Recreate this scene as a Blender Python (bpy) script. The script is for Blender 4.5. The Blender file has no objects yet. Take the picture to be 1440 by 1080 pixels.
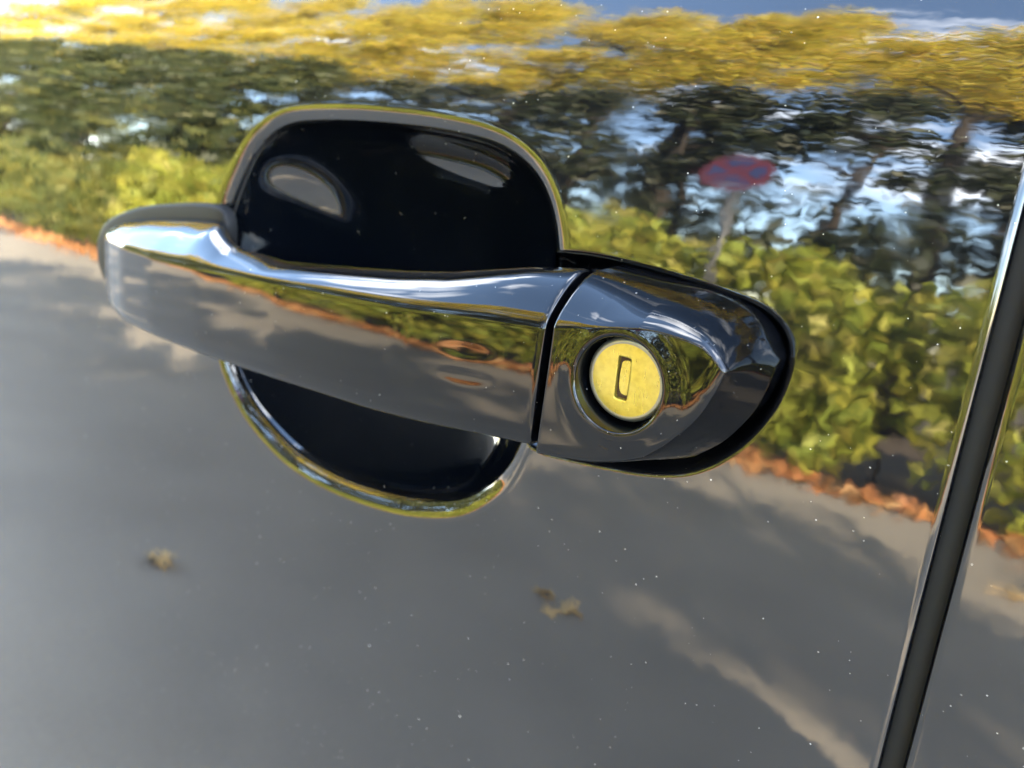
import bpy, math, random
import numpy as np
from mathutils import Vector, Matrix
random.seed(7)
RNG = np.random.default_rng(7)
SC = bpy.context.scene
COL = SC.collection
H = 0.95            # height of the lock above the road, metres

# ------------------------------------------------------------------ camera, sky, sun, exposure
TH, PI_, RO = math.radians(35), math.radians(20), math.radians(4)
fwd = Vector((-math.sin(TH)*math.cos(PI_), math.cos(TH)*math.cos(PI_), -math.sin(PI_)))
rgt = fwd.cross(Vector((0, 0, 1))).normalized(); up = rgt.cross(fwd)
rgt, up = math.cos(RO)*rgt+math.sin(RO)*up, -math.sin(RO)*rgt+math.cos(RO)*up
cam_d = bpy.data.cameras.new('camera'); cam = bpy.data.objects.new('camera', cam_d); COL.objects.link(cam)
cam.matrix_world = Matrix(((rgt.x, up.x, -fwd.x, 0.062325), (rgt.y, up.y, -fwd.y, -0.151225),
                           (rgt.z, up.z, -fwd.z, 0.049518+H), (0, 0, 0, 1)))
cam_d.sensor_width = 36; cam_d.lens = 26.25
cam_d.clip_start = 0.005; cam_d.clip_end = 2000
cam_d.dof.use_dof = True; cam_d.dof.focus_distance = 0.152; cam_d.dof.aperture_fstop = 14.0
SC.camera = cam
SC.render.engine = 'CYCLES'
SC.cycles.max_bounces = 8

SUN_AZ, SUN_EL = math.atan2(0.75, 0.66), math.radians(25)
world = bpy.data.worlds.new('World'); SC.world = world; world.use_nodes = True
wt = world.node_tree; wt.nodes.clear()
wo = wt.nodes.new('ShaderNodeOutputWorld'); wb = wt.nodes.new('ShaderNodeBackground')
sky = wt.nodes.new('ShaderNodeTexSky'); sky.sky_type = 'NISHITA'; sky.sun_disc = False
sky.sun_elevation = SUN_EL; sky.sun_rotation = SUN_AZ; sky.air_density = 1.0; sky.dust_density = 0.6
tc = wt.nodes.new('ShaderNodeTexCoord')
mp = wt.nodes.new('ShaderNodeMapping'); mp.inputs['Scale'].default_value = (1.0, 1.6, 3.2); mp.inputs['Location'].default_value = (3.1, 1.7, 0.4)
nz = wt.nodes.new('ShaderNodeTexNoise'); nz.inputs['Scale'].default_value = 2.2; nz.inputs['Detail'].default_value = 7
cr = wt.nodes.new('ShaderNodeValToRGB'); cr.color_ramp.elements[0].position = 0.53; cr.color_ramp.elements[1].position = 0.74
mx = wt.nodes.new('ShaderNodeMix'); mx.data_type = 'RGBA'
mx.inputs[7].default_value = (13, 13.2, 13.6, 1)
for a, b in ((tc.outputs['Generated'], mp.inputs[0]), (mp.outputs[0], nz.inputs['Vector']), (nz.outputs[0], cr.inputs[0]),
             (cr.outputs[0], mx.inputs[0]), (sky.outputs[0], mx.inputs[6]), (mx.outputs[2], wb.inputs[0]), (wb.outputs[0], wo.inputs[0])):
    wt.links.new(a, b)
wb.inputs[1].default_value = 0.15

sun_d = bpy.data.lights.new('sun', 'SUN'); sun = bpy.data.objects.new('sun', sun_d); COL.objects.link(sun)
sun_d.energy = 5.0; sun_d.angle = math.radians(0.53); sun_d.color = (1, 0.83, 0.60)
sdir = Vector((math.sin(SUN_AZ)*math.cos(SUN_EL), math.cos(SUN_AZ)*math.cos(SUN_EL), math.sin(SUN_EL)))
sun.rotation_euler = sdir.to_track_quat('Z', 'Y').to_euler()
SC.view_settings.view_transform = 'Standard'; SC.view_settings.look = 'None'
SC.view_settings.exposure = 4.3; SC.view_settings.gamma = 1.0

# ------------------------------------------------------------------ helpers
def obj(name, verts, faces, mat, parent=None, smooth=True):
    me = bpy.data.meshes.new(name)
    v = np.asarray(verts, dtype=np.float32); f = np.asarray(faces, dtype=np.int32) if not isinstance(faces, list) else None
    if f is not None:
        me.vertices.add(len(v)); me.vertices.foreach_set('co', v.ravel())
        n = f.shape[1]
        me.loops.add(f.size); me.loops.foreach_set('vertex_index', f.ravel())
        me.polygons.add(len(f)); me.polygons.foreach_set('loop_start', np.arange(len(f), dtype=np.int32)*n)
        me.update(calc_edges=True); me.validate()
    else:
        me.from_pydata([tuple(p) for p in v.tolist()], [], faces); me.update()
    if smooth: me.polygons.foreach_set('use_smooth', np.ones(len(me.polygons), dtype=bool))
    if mat: me.materials.append(mat)
    o = bpy.data.objects.new(name, me); COL.objects.link(o)
    if parent: o.parent = parent
    return o

def tag(o, label, cat=None, group=None, kind=None):
    if label: o['label'] = label
    if cat: o['category'] = cat
    if group: o['group'] = group
    if kind: o['kind'] = kind
    return o

def empty(name, loc=(0, 0, 0)):
    o = bpy.data.objects.new(name, None); COL.objects.link(o); o.location = loc
    return o

def grid_faces(nu, nv, closed_v=False):
    i = np.arange(nu-1)[:, None]; j = np.arange(nv if closed_v else nv-1)[None, :]
    j2 = (j+1) % nv
    a = i*nv+j; b = i*nv+j2; c = (i+1)*nv+j2; d = (i+1)*nv+j
    return np.stack([a, b, c, d], -1).reshape(-1, 4)

def W(x, y, z):     # handle millimetres -> world metres
    return np.stack([np.asarray(x)*1e-3, np.asarray(y)*1e-3, np.asarray(z)*1e-3+H], -1)

def smooth_curve(pts, n, sm=0):   # closed Catmull-Rom through pts, resampled to n points by arc length
    P = np.array(pts, float); m = len(P); out = []
    t = np.linspace(0, 1, 24, endpoint=False)[:, None]
    for k in range(m):
        p0, p1, p2, p3 = P[(k-1) % m], P[k], P[(k+1) % m], P[(k+2) % m]
        out.append(0.5*((2*p1)+(-p0+p2)*t+(2*p0-5*p1+4*p2-p3)*t*t+(-p0+3*p1-3*p2+p3)*t**3))
    Q = np.vstack(out); Q = np.vstack([Q, Q[:1]])
    s = np.r_[0, np.cumsum(np.hypot(*np.diff(Q, axis=0).T))]
    u = np.linspace(0, s[-1], n, endpoint=False)
    C_ = np.stack([np.interp(u, s, Q[:, 0]), np.interp(u, s, Q[:, 1])], -1)
    if sm:
        k = np.exp(-0.5*(np.minimum(np.arange(n), n-np.arange(n))*s[-1]/n/sm)**2); k /= k.sum()
        C_ = np.stack([np.real(np.fft.ifft(np.fft.fft(C_[:, i])*np.fft.fft(k))) for i in (0, 1)], -1)
    return C_

def sdist(poly, X, Z):      # signed distance, positive inside
    best = np.full(X.shape, 1e9); ins = np.zeros(X.shape, bool)
    n = len(poly)
    for k in range(n):
        a = poly[k]; b = poly[(k+1) % n]; e = b-a
        t = np.clip(((X-a[0])*e[0]+(Z-a[1])*e[1])/(e@e+1e-12), 0, 1)
        best = np.minimum(best, (X-a[0]-t*e[0])**2+(Z-a[1]-t*e[1])**2)
        cond = ((a[1] <= Z) & (b[1] > Z)) | ((b[1] <= Z) & (a[1] > Z))
        if abs(e[1]) > 1e-12: ins ^= cond & (X < a[0]+(Z-a[1])/e[1]*e[0])
    return np.where(ins, 1, -1)*np.sqrt(best)

def gsmooth(y, sig):
    r = int(4*sig)+1; k = np.exp(-0.5*(np.arange(-r, r+1)/sig)**2); k /= k.sum()
    yp = np.r_[2*y[0]-y[r:0:-1], y, 2*y[-1]-y[-2:-r-2:-1]]
    return np.convolve(yp, k, 'valid')

def tube(pts, rad, n=10):
    V = []; pts = [Vector(p) for p in pts]
    for k, p in enumerate(pts):
        d = (pts[min(k+1, len(pts)-1)]-pts[max(k-1, 0)]).normalized()
        a = d.orthogonal().normalized(); b = d.cross(a)
        for j in range(n):
            t = 2*math.pi*j/n; V.append(p+(a*math.cos(t)+b*math.sin(t))*rad[k])
    F = grid_faces(len(pts), n, True).tolist()
    F.append(list(range(n))[::-1]); F.append([len(V)-n+j for j in range(n)])
    return [tuple(v) for v in V], F

def join(*parts):
    V = []; F = []
    for v, f in parts:
        o = len(V); V += list(v); F += [[i+o for i in q] for q in f]
    return V, F

def boxg(x0, x1, y0, y1, z0, z1):
    V = [(x, y, z) for x in (x0, x1) for y in (y0, y1) for z in (z0, z1)]
    return V, [[0, 1, 3, 2], [4, 6, 7, 5], [0, 4, 5, 1], [2, 3, 7, 6], [0, 2, 6, 4], [1, 5, 7, 3]]

# ------------------------------------------------------------------ materials
def mat(name):
    m = bpy.data.materials.new(name); m.use_nodes = True
    return m, m.node_tree, m.node_tree.nodes['Principled BSDF']
def N(t, typ, **kw):
    n = t.nodes.new(typ)
    for k, v in kw.items():
        if k in n.inputs: n.inputs[k].default_value = v
        else: setattr(n, k, v)
    return n
def math_(t, op, a, b=None, c=None):
    n = t.nodes.new('ShaderNodeMath'); n.operation = op
    for i, v in enumerate((a, b, c)):
        if v is None: continue
        if isinstance(v, (int, float)): n.inputs[i].default_value = v
        else: t.links.new(v, n.inputs[i])
    return n.outputs[0]

def paint(name, base, peel=0.014, peel_scale=340, dust=1.0, ior=1.7, rough=0.02, film=0.003):
    m, t, b = mat(name); L = t.links.new
    tc = N(t, 'ShaderNodeTexCoord')
    # orange peel of the lacquer: small random slopes
    n1 = N(t, 'ShaderNodeTexNoise', Scale=peel_scale, Detail=1.5); L(tc.outputs['Object'], n1.inputs['Vector'])
    n2 = N(t, 'ShaderNodeTexNoise', Scale=peel_scale*0.22, Detail=1.0); L(tc.outputs['Object'], n2.inputs['Vector'])
    def slope(n, s):
        v = N(t, 'ShaderNodeVectorMath', operation='SUBTRACT'); L(n.outputs['Color'], v.inputs[0]); v.inputs[1].default_value = (.5, .5, .5)
        w = N(t, 'ShaderNodeVectorMath', operation='SCALE'); L(v.outputs[0], w.inputs[0]); w.inputs['Scale'].default_value = s
        return w.outputs[0]
    g = N(t, 'ShaderNodeNewGeometry')
    a1 = N(t, 'ShaderNodeVectorMath', operation='ADD'); L(g.outputs['Normal'], a1.inputs[0]); L(slope(n1, peel), a1.inputs[1])
    a2 = N(t, 'ShaderNodeVectorMath', operation='ADD'); L(a1.outputs[0], a2.inputs[0]); L(slope(n2, peel*0.8), a2.inputs[1])
    nn = N(t, 'ShaderNodeVectorMath', operation='NORMALIZE'); L(a2.outputs[0], nn.inputs[0])
    L(nn.outputs[0], b.inputs['Normal'])
    # dust: specks of several sizes plus a faint uneven film
    tot = None
    for sc, r0, r1, keep in ((105, 0.012, 0.034, 0.2), (230, 0.012, 0.055, 0.2), (420, 0.015, 0.085, 0.35)):
        mpv = N(t, 'ShaderNodeMapping'); mpv.inputs['Scale'].default_value = (1, 0.9, 1.15); mpv.inputs['Rotation'].default_value = (0, sc*0.01, 0)
        L(tc.outputs['Object'], mpv.inputs[0])
        dn = N(t, 'ShaderNodeTexNoise', Scale=1500.0, Detail=1); L(tc.outputs['Object'], dn.inputs['Vector'])
        mv = N(t, 'ShaderNodeMix', data_type='RGBA', blend_type='LINEAR_LIGHT'); mv.inputs[0].default_value = 0.00012
        L(mpv.outputs[0], mv.inputs[6]); L(dn.outputs['Color'], mv.inputs[7])
        vo = N(t, 'ShaderNodeTexVoronoi', Scale=sc); L(mv.outputs[2], vo.inputs['Vector'])
        sp = N(t, 'ShaderNodeSeparateColor'); L(vo.outputs['Color'], sp.inputs[0])
        rr = math_(t, 'MULTIPLY_ADD', math_(t, 'POWER', sp.outputs[1], 1.5), r1-r0, r0)
        s = math_(t, 'MULTIPLY', math_(t, 'LESS_THAN', vo.outputs['Distance'], rr), math_(t, 'GREATER_THAN', sp.outputs[0], keep))
        s = math_(t, 'MULTIPLY', s, math_(t, 'MULTIPLY_ADD', sp.outputs[2], 0.75, 0.25))
        tot = s if tot is None else math_(t, 'MAXIMUM', tot, s)
    big = N(t, 'ShaderNodeTexNoise', Scale=22.0, Detail=3); L(tc.outputs['Object'], big.inputs['Vector'])
    patch = math_(t, 'SMOOTH_MIN', math_(t, 'MULTIPLY', big.outputs[0], 1.5), 1.0, 0.1)
    fl = math_(t, 'MULTIPLY', math_(t, 'POWER', big.outputs[0], 3.0), film*9)
    amt = math_(t, 'ADD', math_(t, 'MULTIPLY', math_(t, 'MULTIPLY', tot, patch), dust), fl)
    amt = math_(t, 'MINIMUM', amt, 1.0)
    mc = N(t, 'ShaderNodeMix', data_type='RGBA'); mc.inputs[6].default_value = (*base, 1); mc.inputs[7].default_value = (0.52, 0.50, 0.46, 1)
    L(amt, mc.inputs[0]); L(mc.outputs[2], b.inputs['Base Color'])
    rn = N(t, 'ShaderNodeTexNoise', Scale=60.0, Detail=4); L(tc.outputs['Object'], rn.inputs['Vector'])
    rs = N(t, 'ShaderNodeMapping'); rs.inputs['Scale'].default_value = (40, 900, 900); rs.inputs['Rotation'].default_value = (0, .35, 0); L(tc.outputs['Object'], rs.inputs[0])
    rw = N(t, 'ShaderNodeTexNoise', Scale=1.0, Detail=2); L(rs.outputs[0], rw.inputs['Vector'])
    sm = math_(t, 'MULTIPLY', math_(t, 'POWER', rn.outputs[0], 4.0), math_(t, 'MULTIPLY_ADD', math_(t, 'POWER', rw.outputs[0], 5.0), 5.0, 0.25))
    L(math_(t, 'ADD', math_(t, 'MULTIPLY', sm, 0.35), rough), b.inputs['Roughness']); b.inputs['IOR'].default_value = ior
    return m

M = {}
M['paint'] = paint('black_car_lacquer', (0.0006, 0.0008, 0.0014))
M['handle_paint'] = paint('black_handle_lacquer', (0.0006, 0.0008, 0.0014), peel=0.005, peel_scale=200, dust=0.6, film=0.0010, ior=1.40)
M['bowl'] = paint('black_recess_lacquer', (0.0005, 0.0010, 0.0021), peel=0.001, peel_scale=150, dust=0.5, rough=0.03, film=0.0010)
m, t, b = mat('black_rubber'); b.inputs['Base Color'].default_value = (0.0028, 0.0027, 0.0026, 1); b.inputs['Roughness'].default_value = 0.75; M['rubber'] = m
m, t, b = mat('grey_gasket'); b.inputs['Base Color'].default_value = (0.0022, 0.0022, 0.0025, 1); b.inputs['Specular IOR Level'].default_value = .25; b.inputs['Roughness'].default_value = 0.6; M['gasket'] = m
m, t, b = mat('black_plastic'); b.inputs['Base Color'].default_value = (0.0015, 0.0015, 0.002, 1); b.inputs['Roughness'].default_value = 0.25; M['plastic'] = m
m, t, b = mat('yellow_passivated_metal')
b.inputs['Base Color'].default_value = (0.50, 0.36, 0.045, 1); b.inputs['Metallic'].default_value = 0.8; b.inputs['Roughness'].default_value = 0.42
nz_ = N(t, 'ShaderNodeTexNoise', Scale=900.0, Detail=5); tcx = N(t, 'ShaderNodeTexCoord'); t.links.new(tcx.outputs['Object'], nz_.inputs['Vector'])
rp = N(t, 'ShaderNodeValToRGB'); rp.color_ramp.elements[0].position = 0.3; rp.color_ramp.elements[0].color = (0.36, 0.275, 0.032, 1)
rp.color_ramp.elements[1].position = 0.6; rp.color_ramp.elements[1].color = (0.45, 0.35, 0.045, 1)
t.links.new(nz_.outputs[0], rp.inputs[0])
nb = N(t, 'ShaderNodeTexNoise', Scale=130.0, Detail=3); t.links.new(tcx.outputs['Object'], nb.inputs['Vector'])
mlk = N(t, 'ShaderNodeMix', data_type='RGBA'); t.links.new(math_(t, 'POWER', nb.outputs[0], 2.0), mlk.inputs[0]); t.links.new(rp.outputs[0], mlk.inputs[6]); mlk.inputs[7].default_value = (.58, .50, .20, 1)
t.links.new(mlk.outputs[2], b.inputs['Base Color'])
sc1 = N(t, 'ShaderNodeMapping'); sc1.inputs['Scale'].default_value = (2500, 300, 250); sc1.inputs['Rotation'].default_value = (0, .7, 0); t.links.new(tcx.outputs['Object'], sc1.inputs[0])
sc2 = N(t, 'ShaderNodeTexNoise', Scale=1.0, Detail=3); t.links.new(sc1.outputs[0], sc2.inputs['Vector'])
t.links.new(math_(t, 'MULTIPLY_ADD', sc2.outputs[0], .35, .15), b.inputs['Roughness'])
bmp = N(t, 'ShaderNodeBump', Strength=.08, Distance=.00006); t.links.new(sc2.outputs[0], bmp.inputs['Height']); t.links.new(bmp.outputs[0], b.inputs['Normal'])
M['lock'] = m
m, t, b = mat('worn_nickel'); b.inputs['Base Color'].default_value = (0.24, 0.23, 0.18, 1); b.inputs['Metallic'].default_value = 0.8; b.inputs['Roughness'].default_value = 0.3; M['nickel'] = m
m, t, b = mat('rusty_slot'); b.inputs['Base Color'].default_value = (0.035, 0.014, 0.004, 1); b.inputs['Roughness'].default_value = 0.8; M['rust'] = m
m, t, b = mat('window_glass'); b.inputs['Base Color'].default_value = (0.01, 0.012, 0.012, 1); b.inputs['Roughness'].default_value = 0.02; M['glass'] = m

def foliage(name, cols, trans=0.35):
    m, t, b = mat(name); L = t.links.new
    g = N(t, 'ShaderNodeNewGeometry'); r = N(t, 'ShaderNodeValToRGB')
    el = r.color_ramp.elements
    while len(el) < len(cols): el.new(0.5)
    for k, c in enumerate(cols): el[k].position = k/(len(cols)-1); el[k].color = (*c, 1)
    L(g.outputs['Random Per Island'], r.inputs[0]); L(r.outputs[0], b.inputs['Base Color'])
    b.inputs['Roughness'].default_value = 0.55
    tr = N(t, 'ShaderNodeBsdfTranslucent'); L(r.outputs[0], tr.inputs[0])
    mixs = N(t, 'ShaderNodeMixShader'); mixs.inputs[0].default_value = trans
    L(b.outputs[0], mixs.inputs[1]); L(tr.outputs[0], mixs.inputs[2]); L(mixs.outputs[0], t.nodes['Material Output'].inputs[0])
    return m
M['hedge'] = foliage('autumn_hedge_leaves', [(.10, .14, .02), (.29, .36, .05), (.38, .42, .06), (.42, .40, .06), (.20, .18, .04)])
M['yellow'] = foliage('yellow_autumn_leaves', [(.18, .18, .03), (.62, .56, .06), (.78, .66, .08), (.66, .44, .11), (.32, .35, .05)], 0.45)
M['dark'] = foliage('dark_evergreen_leaves', [(.012, .020, .008), (.02, .03, .012), (.035, .045, .012), (.02, .025, .012)], 0.15)
M['green'] = foliage('green_leaves', [(.05, .08, .02), (.09, .12, .03), (.16, .18, .03), (.24, .20, .03)], 0.3)
M['deep_green'] = foliage('deep_green_leaves', [(.02, .035, .014), (.04, .06, .02), (.07, .09, .025), (.15, .15, .03)], 0.25)
M['ochre'] = foliage('ochre_leaf', [(.66, .46, .20), (.72, .52, .25)], 0.1)
M['litter'] = foliage('fallen_leaves', [(.45, .18, .06), (.52, .27, .10), (.38, .14, .05), (.50, .34, .15)], 0.1)
m, t, b = mat('bark'); b.inputs['Base Color'].default_value = (0.03, 0.024, 0.018, 1); b.inputs['Roughness'].default_value = 0.9; M['bark'] = m
m, t, b = mat('asphalt'); L = t.links.new
tcx = N(t, 'ShaderNodeTexCoord'); n1 = N(t, 'ShaderNodeTexNoise', Scale=1.3, Detail=6); n2 = N(t, 'ShaderNodeTexNoise', Scale=90.0, Detail=3)
L(tcx.outputs['Object'], n1.inputs[0]); L(tcx.outputs['Object'], n2.inputs[0])
rp = N(t, 'ShaderNodeValToRGB'); rp.color_ramp.elements[0].color = (.19, .172, .143, 1); rp.color_ramp.elements[1].color = (.30, .272, .226, 1)
rp.color_ramp.elements[0].position = .3; rp.color_ramp.elements[1].position = .7
mxx = math_(t, 'MULTIPLY_ADD', n2.outputs[0], 0.4, math_(t, 'MULTIPLY', n1.outputs[0], 0.6)); L(mxx, rp.inputs[0]); L(rp.outputs[0], b.inputs['Base Color'])
b.inputs['Roughness'].default_value = 0.85; M['asphalt'] = m
m, t, b = mat('earth'); b.inputs['Base Color'].default_value = (0.07, 0.05, 0.03, 1); b.inputs['Roughness'].default_value = 0.95; M['earth'] = m
def plain(name, c, r=0.4, metal=0):
    m, t, b = mat(name); b.inputs['Base Color'].default_value = (*c, 1); b.inputs['Roughness'].default_value = r; b.inputs['Metallic'].default_value = metal; M[name] = m
plain('sign_red_shaded', (.15, .017, .03)); plain('sign_blue_shaded', (.03, .045, .15)); plain('galvanised', (.10, .105, .11), .5, .7)  # red and blue darkened: shade on the sign is put into its paint

# ------------------------------------------------------------------ setting: ground, road
g_ = 300
o = obj('ground', [(-g_, -g_, -.06), (g_, -g_, -.06), (g_, g_, -.06), (-g_, g_, -.06)], [[0, 1, 2, 3]], M['earth']); tag(o, None, kind='structure')
o = obj('road', [(-80, -4.75, 0), (80, -4.75, 0), (80, 2.6, 0), (-80, 2.6, 0), (-80, -4.75, -.1), (80, -4.75, -.1), (80, 2.6, -.1), (-80, 2.6, -.1)],
        [[0, 1, 2, 3], [0, 4, 5, 1], [2, 6, 7, 3]], M['asphalt'], smooth=False); tag(o, None, kind='structure')

# ------------------------------------------------------------------ door surface profile
AZ = np.array([-800, -400, -140, -60, -20, 0, 20, 40, 54, 67, 76, 95, 130.])
AA = np.array([-3, 1, 4.5, 6, 6.5, 6.7, 6.9, 9, 15, 22.5, 27, 32, 36.])
zz = np.linspace(-800, 200, 10001)
al = gsmooth(np.interp(zz, AZ, AA), 40)
gg = np.cumsum(np.tan(np.radians(al)))*0.1; gg -= np.interp(0, zz, gg)
def G(z): return np.interp(z, zz, gg)

DISH = smooth_curve([(-174.2, 12.9), (-167.8, 25.3), (-161, 35.4), (-152.5, 42.1), (-143.6, 46.2), (-132.5, 48.1), (-110, 49.4), (-88, 49.3),
                     (-75.7, 48.7), (-62.3, 47.3), (-52.4, 44.9), (-43.7, 40.4), (-38.1, 35.2), (-34, 28.5), (-31, 20), (-29, 8), (-28.5, -8), (-30, -21),
                     (-33, -32), (-36.2, -42.3), (-42.2, -50.8), (-51.5, -58.8), (-62.9, -63.9), (-77.3, -68.1), (-99.1, -71), (-117, -71),
                     (-132.4, -68.6), (-151.1, -60.8), (-162.5, -51.8), (-171, -40), (-177, -24), (-178, -4)], 700, 4.0)
CAPO = smooth_curve([(-40, 17), (-31.3, 19.3), (-17.8, 19.6), (-.4, 18.3), (12.8, 16.5), (18.5, 14.9), (22.3, 12.3), (24.6, 8.8), (25.4, 3.7), (24.6, -3.4),
                     (21.4, -11.4), (16.8, -18), (12.5, -22.2), (7.5, -25.4), (0, -28), (-8.2, -29.6), (-24.3, -31.8), (-32, -32), (-40, -28), (-44, -5)], 420, 1.5)

LIPW = 5.5
def lip_depth(s):        # depth of the rolled recess edge, s = mm inside the outline
    s = np.maximum(s, 0)
    d = 0.80*s*s/(2*LIPW)
    return np.where(s > LIPW+.4, np.minimum(d+(s-LIPW-.4)*1.6, 34), d)
def moat_depth(s):
    s = np.maximum(s, 0); r = 1.6
    a = np.clip(s/r, 0, 1)
    d = np.where(s < r, r*a*a*1.1, r*1.1+(s-r)*2.6)
    return np.minimum(d, 11.0)
def pocket(X, Z):
    s1 = sdist(DISH, X, Z); s2 = sdist(CAPO, X, Z)
    return np.maximum(lip_depth(s1), moat_depth(s2)), s1, s2

# grid lines: fine round the handle, coarse elsewhere
def lines(a, b, fa, fb, fine, grow=1.18, mx=25):
    c = list(np.arange(fa, fb+1e-6, fine)); st = fine
    lo = [fa]
    while lo[-1] > a: st = min(st*grow, mx); lo.append(lo[-1]-st)
    lo[-1] = a; st = fine; hi = [c[-1]]
    while hi[-1] < b: st = min(st*grow, mx); hi.append(hi[-1]+st)
    hi[-1] = b
    return np.array(lo[::-1][:-1]+c+hi[1:])
XE = lambda z: 57.9-0.035*z          # rear edge of the front door
def door_edge(z): return XE(np.clip(z, -300, 120))

car = empty('car_front_door', (0, 0, 0))
tag(car, 'glossy black car front door with pull handle, finger recess and key lock', 'car door')

xs = np.r_[lines(-1050, 52.0, -185, 30, 0.42), 53.0, 53.5, 53.8, 54.0]; zs = lines(-740, 125, -76, 54, 0.42, mx=12)
Xg, Zg = np.meshgrid(xs, zs, indexing='ij')
dp = np.zeros_like(Xg)
mk = (Xg > -186) & (Xg < 31) & (Zg > -76) & (Zg < 54)
dd, _, _ = pocket(Xg[mk], Zg[mk]); dp[mk] = dd
# shear the rear columns so that the last one follows the slanting door edge
wgt = np.clip((Xg-30)/(54-30), 0, 1)
Xw = Xg+wgt*(door_edge(Zg)-1.8-54.0)
Yw = G(Zg)+dp
cols_x = [Xw]; cols_y = [Yw]
RF = 1.8
for a in np.radians(np.linspace(7.5, 90, 12)):
    cols_x.append((door_edge(zs)-RF+RF*math.sin(a))[None, :]); cols_y.append((G(zs)+RF*(1-math.cos(a)))[None, :])
cols_x.append(door_edge(zs)[None, :]); cols_y.append((G(zs)+12)[None, :])
Xw = np.vstack(cols_x); Yw = np.vstack(cols_y); Zw = np.vstack([Zg]+[zs[None, :]]*13)
panel = obj('door_panel', W(Xw, Yw, Zw).reshape(-1, 3), grid_faces(len(Xw), len(zs)), M['paint'], car)

# finger recess bowl, set 0.2 mm proud inside the rolled edge
n = len(DISH)
tang = np.roll(DISH, -1, 0)-np.roll(DISH, 1, 0); tang /= np.linalg.norm(tang, axis=1)[:, None]
ctr = DISH.mean(0)
nrm = np.stack([-tang[:, 1], tang[:, 0]], -1)
if ((ctr-DISH)*nrm).sum() < 0: nrm = -nrm
for k in range(2): nrm = (nrm+np.roll(nrm, 1, 0)+np.roll(nrm, -1, 0)); nrm /= np.linalg.norm(nrm, axis=1)[:, None]
edge = DISH+nrm*(LIPW-.2)
d0 = float(lip_depth(np.array([LIPW-.2]))[0])
e0 = np.stack([edge[:, 0], edge[:, 1]], -1)
BX = []; BY = []; BZ = []
yc0 = G(e0[:, 1])+d0-.25
for u in np.linspace(0, 1, 46):
    q = e0*(1-u)+ctr[None]*u
    dep = 23.0*(1-(1-u)**2.5)**(1/1.35)
    base = yc0*(1-u)+G(ctr[1])*u+(d0-.25)*u
    BX.append(q[:, 0]); BZ.append(q[:, 1]); BY.append(base+dep)
B = W(np.array(BX), np.array(BY), np.array(BZ)).reshape(-1, 3)
bowl = obj('finger_recess', B, grid_faces(46, n, True), M['bowl'], car)
tag(bowl, 'deep glossy black bowl behind the handle')

# ------------------------------------------------------------------ pull handle (grip)
XS0, XS1 = -250.0, -19.3
Xd = np.arange(-256, -12, 0.5)
def par(pts, sig=8):
    p = np.array(pts, float); return gsmooth(np.interp(Xd, p[:, 0], p[:, 1]), sig)
yf = par([(-256, 9), (-251, 3.5), (-247.5, -.5), (-241, -6.5), (-232, -12), (-221, -16), (-206, -19.4), (-182, -22.2), (-150, -24.5), (-110, -26.3), (-60, -27), (-17, -26.4), (-12, -26.3)], 5)
zb = par([(-256, -15), (-250, -17), (-246, -22), (-239, -27), (-229, -31), (-210, -32.6), (-180, -31.9), (-156, -30.6), (-129, -28.9), (-95, -26.8), (-71, -25.4), (-50, -23.3), (-17, -19), (-12, -18.6)], 6)
zf = par([(-256, -11.5), (-250, -9), (-243, -6.5), (-230, -4.6), (-205, -3.4), (-180, -2.8), (-150, -1.2), (-105, 1.8), (-62, 4.8), (-31, 8), (-12, 9.4)], 8)       # top of the front face
zt = par([(-256, -10), (-250, -6), (-243, -2.6), (-222, 2.6), (-195, 6.2), (-172, 8.8), (-160, 8.8), (-152, 6.4), (-143, 4.3), (-120, 4), (-101, 6), (-71, 9.4), (-54, 12), (-42, 14.6), (-31, 17), (-19, 18.4), (-12, 18.8)], 5)
yt = par([(-256, 9), (-250, 3), (-243, 1), (-215, .5), (-172, -.5), (-163, -4), (-154, -9), (-146, -12), (-100, -13), (-60, -12.5), (-40, -11.5), (-25, -9), (-12, -8)], 5)
yb = par([(-256, 14), (-170, 10), (-162, 4), (-154, -6), (-146, -10), (-100, -11), (-50, -10.5), (-32, -8), (-24, 2), (-12, 8)], 5)
nose = np.concatenate([np.linspace(XS0, -234, 60), np.linspace(-234, XS1-1.2, 330)[1:], XS1-1.2+1.2*np.sin(np.linspace(0, np.pi/2, 8))[1:]])
def chaikin(P, it=4):
    for k in range(it):
        Q = np.roll(P, -1, 1)
        P = np.stack([.75*P+.25*Q, .25*P+.75*Q], 2).reshape(P.shape[0], -1, P.shape[2])
    return P
I = lambda a: np.interp(nose, Xd, a)
YF, ZB, ZF, ZT, YT, YB = map(I, (yf, zb, zf, zt, yt, yb))
hh = ZF-ZB
shr = np.clip((nose-(XS1-1.2))/1.2, 0, 1); shr = 0.9*(1-np.sqrt(1-np.clip(shr, 0, 1)**2))     # rounded edge at the gap
ZB = ZB+shr; ZT = ZT-shr*.8; ZF = ZF-shr*.5; YF = YF+shr
fs = 0.09
bv = lambda k: (YF+fs*hh)*(1-k)+YT*k
cps = [(YB, ZB+hh*.30), (YB, ZB+1.2), (YF*.55+YB*.45, ZB-.4), (YF+1.5, ZB-.5), (YF+.1, ZB+2.2), (YF+fs*hh*.3-.30, ZB+hh*.30), (YF+fs*hh*.6-.36, ZB+hh*.60), (YF+fs*hh*.86-.22, ZB+hh*.86), (YF+fs*hh, ZF),
       (bv(.24), ZF+(ZT-ZF)*.42), (bv(.50), ZF+(ZT-ZF)*.74), (bv(.80), ZF+(ZT-ZF)*.97), (bv(1), ZT), (YT+1.6, ZT-.9), (YB*.5+YT*.5+1.0, ZF*.6+ZT*.4-2), (YB, ZF-4)]
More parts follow.
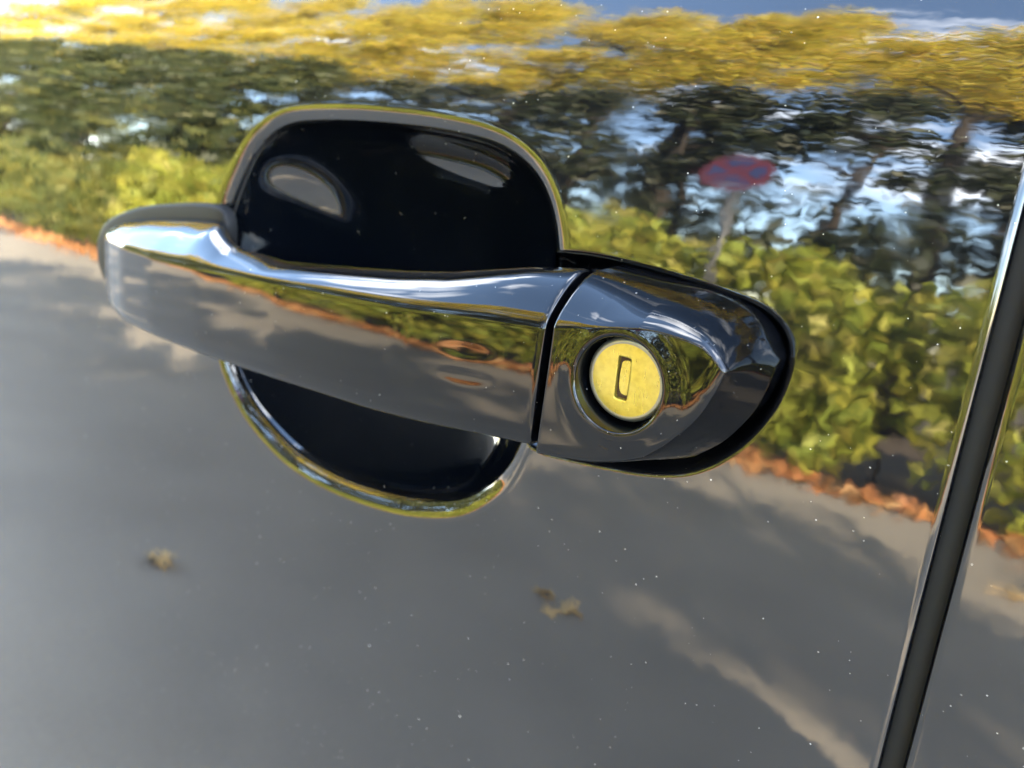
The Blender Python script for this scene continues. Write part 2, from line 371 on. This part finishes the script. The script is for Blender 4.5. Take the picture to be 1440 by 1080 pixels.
S = np.stack([np.stack([a, b_], -1) for a, b_ in cps], 1)
S = chaikin(S, 4)
SX = np.repeat(nose[:, None], S.shape[1], 1)
SY = S[:, :, 0].copy(); SZ = S[:, :, 1]
# two small oval sensor dimples on the front
def dimple(cx, cz, rx, rz, amp):
    global SY
    ca, sa = math.cos(.10), math.sin(.10)
    u = ((SX-cx)*ca+(SZ-cz)*sa)/rx; v = (-(SX-cx)*sa+(SZ-cz)*ca)/rz
    SY = SY+np.where(SY < -18, amp*np.exp(-(u*u+v*v)**2*1.2), 0)
dimple(-39.6, -2.0, 7.6, 1.7, 0.03); dimple(-39.2, -8.1, 7.6, 1.6, 0.065)
V = W(SX, SY, SZ).reshape(-1, 3); m_ = S.shape[1]
F = grid_faces(len(nose), m_, True).tolist()
F.append(list(range(m_))[::-1]); F.append([len(V)-m_+j for j in range(m_)])
grip = obj('pull_handle', V, F, M['handle_paint'], car)
tag(grip, 'long bowed black pull handle bar')

# gasket under the front foot of the handle
gx = [(-250.5, -14), (-248, -7), (-240, -.5), (-226, 4.6), (-211, 8.2), (-186, 12.0), (-172, 13.0), (-165.5, 11.4), (-163, 6), (-163, -10), (-163, -33), (-168, -37), (-185, -36.5), (-208, -36.2), (-230, -33), (-242, -27.5), (-248.5, -21)]
gc = smooth_curve(gx, 120); rings = []
gt = np.roll(gc, -1, 0)-np.roll(gc, 1, 0); gt /= np.linalg.norm(gt, axis=1)[:, None]; gn = np.stack([-gt[:, 1], gt[:, 0]], -1)
if ((gc.mean(0)-gc)*gn).sum() < 0: gn = -gn
for off, h in ((0, 1.0), (0, -2.2), (.3, -2.9), (1.2, -3.3), (7, -3.3)):
    q = gc+gn*off; rings.append(np.stack([q[:, 0], G(q[:, 1])+h, q[:, 1]], -1))
R_ = np.array(rings)
obj('foot_gasket', W(R_[..., 0], R_[..., 1], R_[..., 2]).reshape(-1, 3), grid_faces(5, 120, True), M['gasket'], grip)

# ------------------------------------------------------------------ lock cover
LC = np.array([-0.7, 0.1])       # lock centre
XL = -17.5
ztl = np.array([(-30, 18.4), (-17, 18.1), (-5, 17.4), (5, 17.0), (12, 15.8), (16, 14.6), (19, 12.9), (21.5, 10.5), (24, 6), (32, -10)])
OUT = smooth_curve([(-40, 60), (10, 60), (23, 30), (23.6, 12), (23.7, 6), (23.2, 1), (21.3, -5), (17.7, -11), (13.4, -15.4), (9, -18.6), (3, -20.3), (-6, -21.6), (-17.5, -22.8), (-40, -25.5)], 260)
TP = np.array([(-.9, 0), (-.3, 0), (.0, .0), (.40, 3.3), (.72, 7.3), (.93, 11.5), (1.0, 14.5), (1.03, 17.)])
for k_ in range(5):
    TP = np.vstack([TP[:1], np.stack([.75*TP[:-1]+.25*TP[1:], .25*TP[:-1]+.75*TP[1:]], 1).reshape(-1, 2), TP[-1:]])
TPX, TPY = TP.T
def cover(X, Z):
    zt_ = gs_top(X)
    rb = np.hypot(X-LC[0], Z-LC[1])
    front = -26.5+0.100*(Z+14)+0.006*(X+17)-0.55*np.exp(-((rb-10.3)/2.6)**2)
    wt_ = np.interp(X, [-18, -8, 2, 15, 21], [9.5, 6.8, 4.6, 3.2, 4.0])
    qt = np.clip((Z-(zt_-wt_))/wt_, -.5, 1)
    dr = sdist(OUT, X, Z)
    wr = np.minimum(np.interp(X, [-18, -4, 6, 14], [2.6, 3.6, 5.6, 6.2]), np.interp(Z, [-8, 2, 8, 13], [6.2, 5.0, 3.6, 2.8]))
    qr = np.clip(1-dr/wr, -1, 1.2)
    dt_ = np.interp(qt, TPX, TPY)
    c_ = 17.5*(np.sqrt(qr*qr+.012)+qr)*.5                 # straight chamfer with a softly rounded edge
    drop = (dt_**2.6+c_**2.6)**(1/2.6)
    q = np.maximum(qt, np.where(dr <= 0.05, 1.0, 0.0))
    ql = np.clip(1-(X-XL)/0.9, 0, 1)
    return front+drop+0.9*(1-np.sqrt(1-ql*ql)), q
_tx = np.arange(-30, 33, .5); _tz = gsmooth(np.interp(_tx, ztl[:, 0], ztl[:, 1]), 5)
def gs_top(X): return np.interp(X, _tx, _tz)
NA = 480
ang = np.linspace(0, 2*np.pi, NA, endpoint=False)
dx, dz = np.cos(ang), np.sin(ang)
lo = np.full(NA, 9.0); hi = np.full(NA, 60.0)
for k in range(34):
    mid = (lo+hi)/2; X = LC[0]+dx*mid; Z = LC[1]+dz*mid
    _, q = cover(X, Z); out = (q >= 0.9990) | (X < XL)
    hi = np.where(out, mid, hi); lo = np.where(out, lo, mid)
Rm = lo
R0 = 10.3
u = 1-(1-np.linspace(0, 1, 110))**2.3
RR = R0+(Rm[None]-R0)*u[:, None]
X = LC[0]+dx[None]*RR; Z = LC[1]+dz[None]*RR
Y, _ = cover(X, Z)
# raised rolled bezel lip at the bore: inner rings
X0 = LC[0]+dx[None]*R0; Z0 = LC[1]+dz[None]*R0; Y0, _ = cover(X0, Z0)
inX = []; inY = []; inZ = []
for a in np.radians(np.linspace(90, 0, 9))[:-1]:
    r = R0-0.75*math.sin(a); inX.append(LC[0]+dx*r); inZ.append(LC[1]+dz*r); inY.append((Y0[0]+0.75*(1-math.cos(a))))
inX.insert(0, inX[0]); inZ.insert(0, inZ[0]); inY.insert(0, Y0[0]+9)
X = np.vstack([np.array(inX), X, X[-1:], X[-1:]]); Z = np.vstack([np.array(inZ), Z, Z[-1:], Z[-1:]])
Y = np.vstack([np.array(inY), Y, Y[-1:]+1.5, np.full((1, NA), 12.0)])
lockcover = obj('lock_cover', W(X, Y, Z).reshape(-1, 3), grid_faces(len(X), NA, True), M['handle_paint'], car)
tag(lockcover, 'black cover cap with key lock bore at the rear end of the handle')

# lock cylinder: face disc with slot, rim, key slot shutter
FY, FR = -21.4, 8.9
def rrect(w, h, r, n_):      # rounded rectangle points at n_ angles
    out = []
    for a in np.linspace(0, 2*np.pi, n_, endpoint=False):
        c, s = math.cos(a), math.sin(a)
        k = 1/max(abs(c)/w, abs(s)/h); x, z = c*k, s*k
        out.append((x, z))
    P = np.array(out)
    x, z = P.T; cx, cz = np.clip(x, -w+r, w-r), np.clip(z, -h+r, h-r); dxx, dzz = x-cx, z-cz; l = np.hypot(dxx, dzz)
    f = np.where(l > r, r/np.maximum(l, 1e-9), 1)
    return np.stack([cx+dxx*f, cz+dzz*f], -1)
n_ = 160
cc = np.stack([np.cos(np.linspace(0, 2*np.pi, n_, endpoint=False)), np.sin(np.linspace(0, 2*np.pi, n_, endpoint=False))], -1)
slot = rrect(1.45, 4.5, .45, n_); SO = np.array([-.75, .2])
ringsL = [(slot+SO, 1.3), (slot+SO, 0.18), (slot*1.05+SO, 0.0)]
for u_ in np.linspace(.08, 1, 12): ringsL.append((slot*1.05*(1-u_)+SO*(1-u_)+cc*(FR-1.3)*u_, 0.0))
A_ = np.array([np.concatenate([LC[0]+p[:, :1], np.full((n_, 1), FY+y), LC[1]+p[:, 1:]], 1) for p, y in ringsL])
lock = obj('lock_cylinder', W(A_[..., 0], A_[..., 1], A_[..., 2]).reshape(-1, 3), grid_faces(len(A_), n_, True), M['lock'], lockcover)
tag(lock, 'round yellow lock cylinder face')
ringsL = [(cc*(FR-1.3), 0.0)]+[(cc*(FR-1.3+1.3*math.sin(a)), -0.18*math.sin(2*a)+1.1*(1-math.cos(a))) for a in np.radians(np.linspace(0, 90, 10))][1:]+[(cc*FR, 8)]
A_ = np.array([np.concatenate([LC[0]+p[:, :1], np.full((n_, 1), FY+y), LC[1]+p[:, 1:]], 1) for p, y in ringsL])
obj('lock_rim', W(A_[..., 0], A_[..., 1], A_[..., 2]).reshape(-1, 3), grid_faces(len(A_), n_, True), M['nickel'], lockcover)
fl = slot*1.02+SO; V = W(LC[0]+fl[:, 0], np.full(n_, FY+1.25), LC[1]+fl[:, 1])
obj('key_slot', V, [list(range(n_))], M['rust'], lockcover, smooth=False)
ps = smooth_curve([(-.55, 3.3), (.1, 3.75), (1.2, 3.8), (1.32, 2), (1.3, -2.6), (1.2, -3.4), (.5, -3.4), (-.2, -3.1), (-.7, -1.9), (-.8, 0), (-.75, 1.8)], 60)+SO
V = np.vstack([W(LC[0]+ps[:, 0], np.full(60, FY+.35), LC[1]+ps[:, 1]), W(LC[0]+ps[:, 0], np.full(60, FY+1.2), LC[1]+ps[:, 1])])
Fp = grid_faces(2, 60, True).tolist()+[list(range(60))]
obj('slot_shutter', V, Fp, M['lock'], lockcover, smooth=False)
# bore floor behind the cylinder
V = W(LC[0]+cc[:, 0]*10, np.full(n_, FY+6.5), LC[1]+cc[:, 1]*10)
obj('lock_bore_floor', V, [list(range(n_))], M['plastic'], lockcover, smooth=False)

# black seal strip in the gap to the rear door
zq = lines(-740, 125, -100, 80, 4.0, mx=20); sx = [(-3, 7), (-.4, 5.0), (.4, 4.7), (3.0, 4.9), (4.0, 5.2), (7, 8)]
GX = np.array([door_edge(zq)+a for a, _ in sx]); GY = np.array([G(zq)+b_ for _, b_ in sx])
obj('gap_seal', W(GX, GY, np.repeat(zq[None], 6, 0)).reshape(-1, 3), grid_faces(6, len(zq)), M['rubber'], car)

# ------------------------------------------------------------------ rear door and the car body behind
GAPW = 3.7
rear = empty('car_rear_door'); tag(rear, 'glossy black rear door edge across the narrow panel gap', 'car door')
cx = []; cy = []
cx.append(door_edge(zs)+GAPW); cy.append(G(zs)+12)
for a in np.radians(np.linspace(90, 0, 12)):
    cx.append(door_edge(zs)+GAPW+RF-RF*math.sin(a)); cy.append(G(zs)+RF*(1-math.cos(a)))
for x in [65, 66, 80, 90, 105, 130, 170, 230, 330, 480, 700, 950]:
    cx.append(np.full_like(zs, x)+GAPW if x > 85 else door_edge(zs)+GAPW+{65: RF+.3, 66: RF+.9, 80: 18}[x]); cy.append(G(zs))
obj('door_panel', W(np.array(cx), np.array(cy), np.repeat(zs[None], len(cx), 0)).reshape(-1, 3), grid_faces(len(cx), len(zs)), M['paint'], rear)

body = empty('parked_car', (0, .8, 0)); tag(body, 'black car body and roof behind the doors', 'car')
prof = [(.05, .24), (.05, .92), (.07, 1.05), (.10, 1.08), (.24, 1.42), (.34, 1.50), (.55, 1.53), (1.25, 1.53), (1.45, 1.50), (1.55, 1.42), (1.70, 1.08), (1.75, .9), (1.75, .24)]
stn = [(-2.3, .0), (-2.28, .12), (-1.15, .32), (-1.05, .36), (-.35, .98), (-.1, 1), (1.2, 1), (1.9, .9), (2.0, .5), (2.02, .1)]
V = []
for x, k in stn:
    for y, z in prof: V.append((x, y-.8, z if z < 1.06 else 1.06+(z-1.06)*max(0, (k-.36)/.64) if k > .36 else min(z, .55+k)))
pn = len(prof); F = grid_faces(len(stn), pn, True).tolist(); F.append(list(range(pn))); F.append([len(V)-pn+j for j in range(pn)][::-1])
obj('body_shell', V, F, M['paint'], body, smooth=False)
for (xa, xb) in ((-.80, .03), (.09, .85)):
    pw = boxg(xa, xb, 0, .004, 0, .31)
    V = [(x, -.735+y+z*.40, 1.085+z) for x, y, z in pw[0]]
    obj('side_window', V, pw[1], M['glass'], body, smooth=False)
for wx in (-1.45, 1.35):
    for wy in (-.72, .86):
        c = np.linspace(0, 2*np.pi, 32, endpoint=False)
        ringsw = [(.20, 0), (.30, 0), (.315, .03), (.315, .17), (.30, .2), (.20, .2)]
        Vw = [(wx+r*math.cos(a), wy+yy-.1, .315+r*math.sin(a)) for r, yy in ringsw for a in c]
        Fw = grid_faces(6, 32, True).tolist()
        wobj = obj('wheel', Vw, Fw, M['rubber'], body)
        Vr = [(wx+r*math.cos(a), wy+yy-.1, .315+r*math.sin(a)) for r, yy in ((.21, .02), (.19, .04), (.05, .03), (.05, .19), (.21, .19)) for a in c]
        obj('rim', Vr, grid_faces(5, 32, True).tolist()+[list(range(64, 96))], M['galvanised'], wobj)

# ------------------------------------------------------------------ what the lacquer mirrors: hedge, litter, trees, sign; also an added shade hedge
def leaves(C_, R_, cnt, size, flat=0.0, shape='vol'):
    """leaf quads spread through clumps: C_ centres, R_ radii, cnt per clump"""
    idx = np.repeat(np.arange(len(C_)), cnt); n = len(idx)
    d = RNG.normal(size=(n, 3)); d /= np.linalg.norm(d, axis=1)[:, None]
    rad = RNG.random(n)**(1/2.2)
    P = C_[idx]+d*rad[:, None]*R_[idx]
    a = RNG.normal(size=(n, 3)); a[:, 2] *= (1-flat); a /= np.linalg.norm(a, axis=1)[:, None]
    b_ = RNG.normal(size=(n, 3)); b_[:, 2] *= (1-flat); b_ -= (a*b_).sum(1)[:, None]*a; b_ /= np.linalg.norm(b_, axis=1)[:, None]
    s = size*(.6+.8*RNG.random(n))[:, None]
    Q = np.stack([P-a*s, P+b_*s*.55, P+a*s, P-b_*s*.55], 1)
    return Q.reshape(-1, 3), np.arange(n*4).reshape(-1, 4)

def hedge(name, label, x0, x1, y0, h, m_, dens=26, lf=.045):
    L_ = x1-x0; n = int(L_*dens)
    C_ = np.stack([x0+RNG.random(n)*L_, y0-RNG.random(n)*.75, .12+RNG.random(n)**.85*(h-.15)], -1)
    C_[:, 2] *= 1+.09*np.sin(C_[:, 0]*1.7)+.06*np.sin(C_[:, 0]*4.1+1)
    V, F = leaves(C_, np.full((n, 1), .23)*(0.7+.6*RNG.random((n, 1))), 60, lf)
    V[:, 2] = np.maximum(V[:, 2], .01)
    root = empty(name, (0, 0, 0)); tag(root, label, 'hedge')
    obj('foliage', V, F, m_, root, smooth=False)
    # dark woody core
    st = [tube([(x, y0-.4, 0), (x+RNG.normal()*.12, y0-.4+RNG.normal()*.1, h*.45), (x+RNG.normal()*.2, y0-.4, h*.85)], [.02, .014, .005], 5) for x in np.arange(x0, x1, .45)]
    obj('stems', *join(*st), M['bark'], root)
hedge('clipped_hedge', 'yellow green autumn hedge along the far road edge, mirrored in the door', -9.5, 9, -4.85, 1.55, M['hedge'], 48, .06)
hedge('wild_hedge', 'darker green hedge farther up the road at the left of the door', -34, -9.6, -4.95, 1.25, M['green'])
hedge('added_shade_hedge', 'unseen tall hedge beyond the parked car, added to shade the road', -9, 5.7, 3.9, 4.7, M['green'], 75, .07)  # out of view, added and sized so its shadow covers the near road

n = 9000
P = np.stack([RNG.uniform(-26, 9, n), -4.62-np.abs(RNG.normal(0, .14, n))+np.abs(RNG.normal(0, .22, n))*RNG.random(n)**2, RNG.uniform(.004, .05, n)], -1)
V, F = leaves(P, np.full((n, 1), .02), 1, .055, flat=.75); V[:, 2] = np.maximum(V[:, 2], .004)
o = obj('leaf_litter', V, F, M['litter'], smooth=False); tag(o, 'orange fallen leaves lying along the foot of the hedge', 'leaves', kind='stuff')
def leaf(x, y, s, rot, k, label):
    a = np.linspace(0, 2*np.pi, 14, endpoint=False)
    r = 1+.25*np.cos(5*a)
    pts = np.stack([np.cos(a)*r*s, np.sin(a)*r*s*.62], -1)
    V = [(x+p[0]*math.cos(rot)-p[1]*math.sin(rot), y+p[0]*math.sin(rot)+p[1]*math.cos(rot), .012+.25*abs(p[1])+.02*math.sin(3*p[0]/s)) for p in pts]
    V.append((x, y, .008)); F = [[14, j, (j+1) % 14] for j in range(14)]
    tag(obj('fallen_leaf', V, F, M['ochre'], smooth=False), label, 'leaf', 'single fallen leaves on the road')
leaf(-1.54, -.83, .055, .5, 0, 'ochre fallen leaf on the road mirrored at lower left of the door')
leaf(-.78, -1.59, .05, -.6, 1, 'larger of two fallen leaves mirrored below the finger recess')
leaf(-.88, -1.63, .03, .2, 2, 'smaller of two fallen leaves mirrored below the finger recess')
leaf(.28, -3.57, .075, .3, 3, 'orange fallen leaf mirrored in the rear door')

def tree(name, label, x, y, h, crown_z, rx, ry, m_, nclump, per, lsize, cr_=.7, group=None, seed=0):
    root = empty(name, (x, y, 0)); tag(root, label, 'tree', group)
    lean = RNG.normal(0, .2, 2); r0 = .024*h**.8
    tk = tube([(0, 0, -.05), (lean[0]*.2, lean[1]*.2, h*.25), (lean[0]*.6, lean[1]*.6, h*.55), (lean[0], lean[1], h*.9)], [r0*1.25, r0*.9, r0*.55, r0*.1], 10)
    limbs = []
    C_ = []
    for k in range(nclump):
        z = crown_z+(h-crown_z)*RNG.random()
        f = (z-crown_z)/(h-crown_z); w = math.sin(math.pi*(.18+.74*f))**.7
        a = RNG.random()*2*math.pi; rr = math.sqrt(RNG.random())
        C_.append((rx*w*rr*math.cos(a), ry*w*rr*math.sin(a), z))
    C_ = np.array(C_)
    for k in range(min(14, nclump)):
        c = C_[k]; z0 = max(h*.2, min(c[2]-.3*h*.3, h*.75)); limbs.append(tube([(lean[0]*z0/h, lean[1]*z0/h, z0), (c[0]*.5, c[1]*.5, (z0+c[2])/2+.1), tuple(c)], [r0*.4, r0*.25, r0*.06], 6))
    obj('trunk', *join(tk, *limbs), M['bark'], root)
    V, F = leaves(C_, np.full((nclump, 1), cr_)*(0.6+.8*RNG.random((nclump, 1))), per, lsize)
    V[:, 2] = np.maximum(V[:, 2], .02)
    obj('crown', V, F, m_, root, smooth=False)

specs = [(-1.0, -9.2, 11.8), (-4.2, -8.6, 13.2), (-7.6, -9.0, 14), (-11.5, -8.4, 15.5), (-16, -9.2, 17.5), (-21.5, -9, 19), (3.2, -9.5, 11.5), (7.5, -9.2, 12), (-28, -8.5, 20), (-36, -7.5, 21)]
names_y = ['nearest the road sign', 'just left of the road sign', 'second left of the road sign', 'third left of the road sign', 'fourth left of the road sign', 'fifth left of the road sign', 'right of the road sign', 'farthest right beyond the hedge', 'next to last up the road', 'last one up the road']
for (x, y, h), nm in zip(specs, names_y):
    tree('autumn_tree', 'tall yellow autumn tree behind the hedge, '+nm, x, y, h, 7.3 if x > -6 else 6.2, 2.3, 1.8, M['yellow'], int(11*h-36), 330, .056, .62, 'yellow trees behind the hedge')
for (x, y, h, nm) in [(-1.9, -7.2, 5.9, 'behind the road sign'), (-3.6, -7.6, 6.2, 'left of the road sign'), (-5.9, -7.0, 5.3, 'second left of the road sign'), (-8.4, -7.2, 5.6, 'third left of the road sign'), (-4.75, -7.3, 5.5, 'between the road sign and the finger recess'), (-7.1, -7.2, 5.6, 'mirrored just above the finger recess'), (.7, -8.0, 5.8, 'right of the road sign'), (-.4, -10.8, 8.4, 'standing back, right of the road sign'), (-4.8, -11, 8.6, 'standing back, left of the road sign')]:
    tree('evergreen_shrub', 'dark evergreen shrub behind the hedge, '+nm, x, y, h, .9, 1.25, .8, M['dark'], 38, 110, .085, .46, 'dark shrubs behind the hedge')
for (x, y, h, nm) in [(-10.6, -6.6, 6.4, 'nearest'), (-13.8, -6.4, 6.8, 'second'), (-17.4, -6.6, 7.4, 'third'), (-22.5, -6.6, 8.2, 'fourth'), (-29, -6.8, 8.8, 'farthest')]:
    tree('green_shrub', 'green leafy shrub up the road to the left, '+nm+' of five', x, y, h, .5, 1.7, 1.0, M['deep_green'], 95, 110, .10, .55, 'green shrubs up the road')
for (x, y, h, nm) in [(5.4, 5.2, 6.0, 'nearest the car'), (8.0, 5.0, 6.6, 'middle'), (11.6, 5.4, 6.4, 'farthest')]:
    tree('street_tree', 'thin street tree on the other side of the car, '+nm+' of three', x, y, h, 3.2, .8, .8, M['yellow'], 16, 120, .11, .5, 'street trees beyond the car')

# no stopping sign
SX_, SY_, SZ_ = -1.79, -4.75, 2.40
sg = empty('road_sign', (SX_, SY_, 0)); tag(sg, 'round red and blue no stopping sign on a grey post beside the hedge', 'road sign')
obj('post', *tube([(0, -.03, 0), (0, -.03, 2.65)], [.03, .03], 14), M['galvanised'], sg)
sg.rotation_euler.z = math.radians(22)
def disc(r, y, m_, nm, a0=0, a1=2*math.pi, r_in=0, n_=48, th=.003):
    a = np.linspace(a0, a1, n_)
    P = [(r*math.cos(t_), r*math.sin(t_)) for t_ in a]+([(r_in*math.cos(t_), r_in*math.sin(t_)) for t_ in a[::-1]] if r_in else [])
    k = len(P); V = [(p[0], y, SZ_+p[1]) for p in P]+[(p[0], y-th, SZ_+p[1]) for p in P]
    F = [list(range(k)), list(range(k, 2*k))[::-1]]+[[j, (j+1) % k, k+(j+1) % k, k+j] for j in range(k)]
    return obj(nm, V, F, m_, sg, smooth=False)
disc(.30, .004, M['sign_red_shaded'], 'sign_plate')
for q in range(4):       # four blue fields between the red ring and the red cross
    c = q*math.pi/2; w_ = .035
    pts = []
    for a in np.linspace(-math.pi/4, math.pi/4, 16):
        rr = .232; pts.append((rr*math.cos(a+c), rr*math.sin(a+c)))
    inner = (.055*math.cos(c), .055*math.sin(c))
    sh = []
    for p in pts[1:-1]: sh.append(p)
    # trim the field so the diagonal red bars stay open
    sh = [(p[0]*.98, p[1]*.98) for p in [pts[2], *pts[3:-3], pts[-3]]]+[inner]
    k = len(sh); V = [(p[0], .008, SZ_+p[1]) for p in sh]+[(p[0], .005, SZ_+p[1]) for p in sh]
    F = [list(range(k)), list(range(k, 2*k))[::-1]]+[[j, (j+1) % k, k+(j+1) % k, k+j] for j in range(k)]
    obj('blue_field', V, F, M['sign_blue_shaded'], sg, smooth=False)
